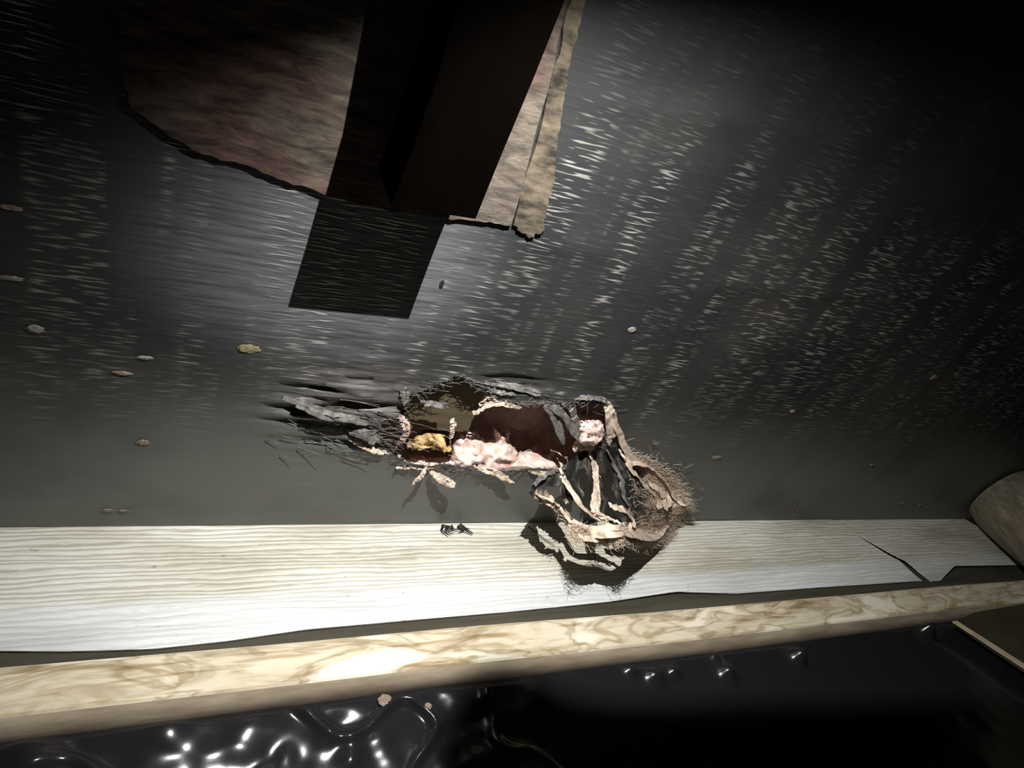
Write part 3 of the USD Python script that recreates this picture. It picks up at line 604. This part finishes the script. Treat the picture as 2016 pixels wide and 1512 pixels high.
ring = np.vstack([bl, bl[-1] - [0, .5, 0], br[-1] - [0, .5, 0], br[::-1]])
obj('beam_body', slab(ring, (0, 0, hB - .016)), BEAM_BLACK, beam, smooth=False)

# ------------------------------------------------------------------ post and ply panel at the right edge
post = thing('wooden_post', (2.0, .78, 0), 'grey-brown round wooden post reaching up to the membrane at the right edge', 'post')
top, foot = np.array([2.215, .832, ZB - .012]), np.array([1.92, .64, 0.02])
k = np.linspace(0, 1, 30); ang = np.linspace(0, 2 * np.pi, 49)[:-1]
ax = top - foot
rings = []
for t in k:
    r = .108 + .004 * math.sin(9 * t) - .008 * max(0, (t - .96) / .04)
    rings.append(np.array([foot + ax * t + np.array([r * math.cos(a), r * math.sin(a), 0]) for a in ang]))
Pp = np.array(rings); Pp = np.concatenate([Pp, Pp[:, :1]], 1)
obj('post_shaft', grid(Pp), POST, post, smooth=True)
obj('post_top', slab(rings[-1], (0, 0, .003)), POST, post, smooth=False)
ply = thing('plywood_panel', (1.9, .92, .3), 'olive plywood panel with a pale edge under the right end of the rail', 'panel')
pp = [(1880, 1224), (1915, 1207), (1950, 1200), (2016, 1189), (2150, 1170), (2150, 1405)]
obj('panel_sheet', slab([on_wall(x, y, .925) for x, y in pp], (0, .010, 0)), PLY, ply, smooth=False)
ee = [(1876, 1223), (1884, 1222), (2016, 1306), (2150, 1391), (2150, 1399), (2016, 1314)]
obj('panel_edge', slab([on_wall(x, y, .922) for x, y in ee], (0, .004, 0)), PLY_EDGE, ply, smooth=False, label='pale cut edge of the panel')

# ------------------------------------------------------------------ flecks stuck to the membrane
flecks = [((70, 645), 22, 12, 'pale', 'large pale fleck on the membrane at the far left'), ((242, 730), 30, 7, 'tan', 'long tan fleck on the membrane below the large pale fleck'), ((286, 700), 24, 6, 'pale', 'thin pale fleck just above the long tan fleck'),
          ((490, 682), 38, 14, 'yellow', 'yellowish smear-like fleck left of the beam shadow'), ((282, 868), 18, 10, 'tan', 'small tan fleck on the lower left membrane'), ((212, 1001), 16, 6, 'pale', 'small pale fleck on the membrane just above the siding at left'), ((245, 1002), 16, 5, 'pale', 'thin pale fleck just above the siding, right of the small one at left'),
          ((1245, 650), 16, 10, 'pale', 'round pale fleck in the middle of the right membrane'), ((1838, 744), 14, 9, 'pink', 'pinkish fleck on the far right membrane'), ((1562, 812), 12, 6, 'tan', 'tiny tan fleck on the right membrane'), ((1718, 917), 10, 5, 'pale', 'tiny pale fleck on the lower right membrane'),
          ((1566, 995), 12, 6, 'pink', 'pinkish fleck just above the siding at right'), ((1775, 990), 12, 7, 'pale', 'left of two pale flecks above the short siding length'), ((1811, 994), 13, 8, 'pale', 'right of two pale flecks above the short siding length'), ((1412, 903), 22, 8, 'tan', 'tan fleck right of the torn flap'),
          ((870, 560), 8, 14, 'black', 'black fleck beside the edge of the beam shadow'), ((22, 408), 28, 7, 'tan', 'tan fleck on the membrane near the left picture edge'), ((22, 546), 30, 7, 'pale', 'pale streak-like fleck near the left picture edge')]
for k, ((x, y), w_, h_, c_, lab) in enumerate(flecks):
    p = on_belly(x, y, 0); p[2] = belly_z(p[:2])[0] - .001
    sc = np.linalg.norm(p - [0, 0, ZC]) / F
    m = lump((0, 0, 0), (w_ * sc * .5, h_ * sc * .5 * 1.2, .0013), .6, 3.0, k, 3); m.apply_translation(p)
    obj('dirt_fleck', m, DIRT[c_], None, smooth=True, label=lab, cat='fleck', group='flecks of dirt on the membrane')
for k, ((x, y), w_, lab) in enumerate([((758, 1386), 26, 'larger tan crumb on the black plastic sheet'), ((842, 1395), 14, 'smaller tan crumb on the black plastic sheet')]):
    p = on_wall(x, y, .962)
    j = np.unravel_index(np.argmin(np.linalg.norm(P - p, axis=-1)), P.shape[:2]); p = P[j] - [0, .002, 0]
    sc = np.linalg.norm(p - [0, 0, ZC]) / F
    m = lump((0, 0, 0), (w_ * sc * .5, .004, w_ * sc * .45), .4, 2.5, k + 40, 2); m.apply_translation(p)
    obj('dirt_crumb', m, DIRT['tan'], None, smooth=True, label=lab, cat='crumb')

# ------------------------------------------------------------------ the torch, held just above the picture
torch = thing('torch', LAMP - AXIS * .03, 'black hand torch held above the camera, with an added plate that shades the lower right', 'torch')
body = trimesh.creation.revolve(np.array([[0, -.15], [.012, -.15], [.013, -.05], [.017, -.02], [.017, -.006], [.010, -.004], [0, -.004]]), sections=32)
T4 = np.eye(4); a_ = np.cross([0, 0, 1.0], AXIS); a_ /= np.linalg.norm(a_); T4[:3, 0] = a_; T4[:3, 1] = np.cross(AXIS, a_); T4[:3, 2] = AXIS; T4[:3, 3] = LAMP
body.apply_transform(T4); obj('torch_body', body, TORCH, torch, smooth=40)
shade_plate_px = [(852, 1530), (862, 1450), (880, 1400), (905, 1355), (935, 1322), (968, 1310), (1010, 1314), (1060, 1338), (1110, 1362), (1200, 1378), (1300, 1382), (1600, 1380), (1960, 1376), (1990, 1500), (1600, 1900), (1200, 2000), (860, 1900)]  # plate added out of view, outlined to throw the dark area at lower right
shade_plate = np.array([LAMP + .026 * (on_wall(x, y, .955) - LAMP) for x, y in shade_plate_px])
obj('added_shade_plate', slab(shade_plate, (0, -.0015, 0)), TORCH, torch, smooth=False)
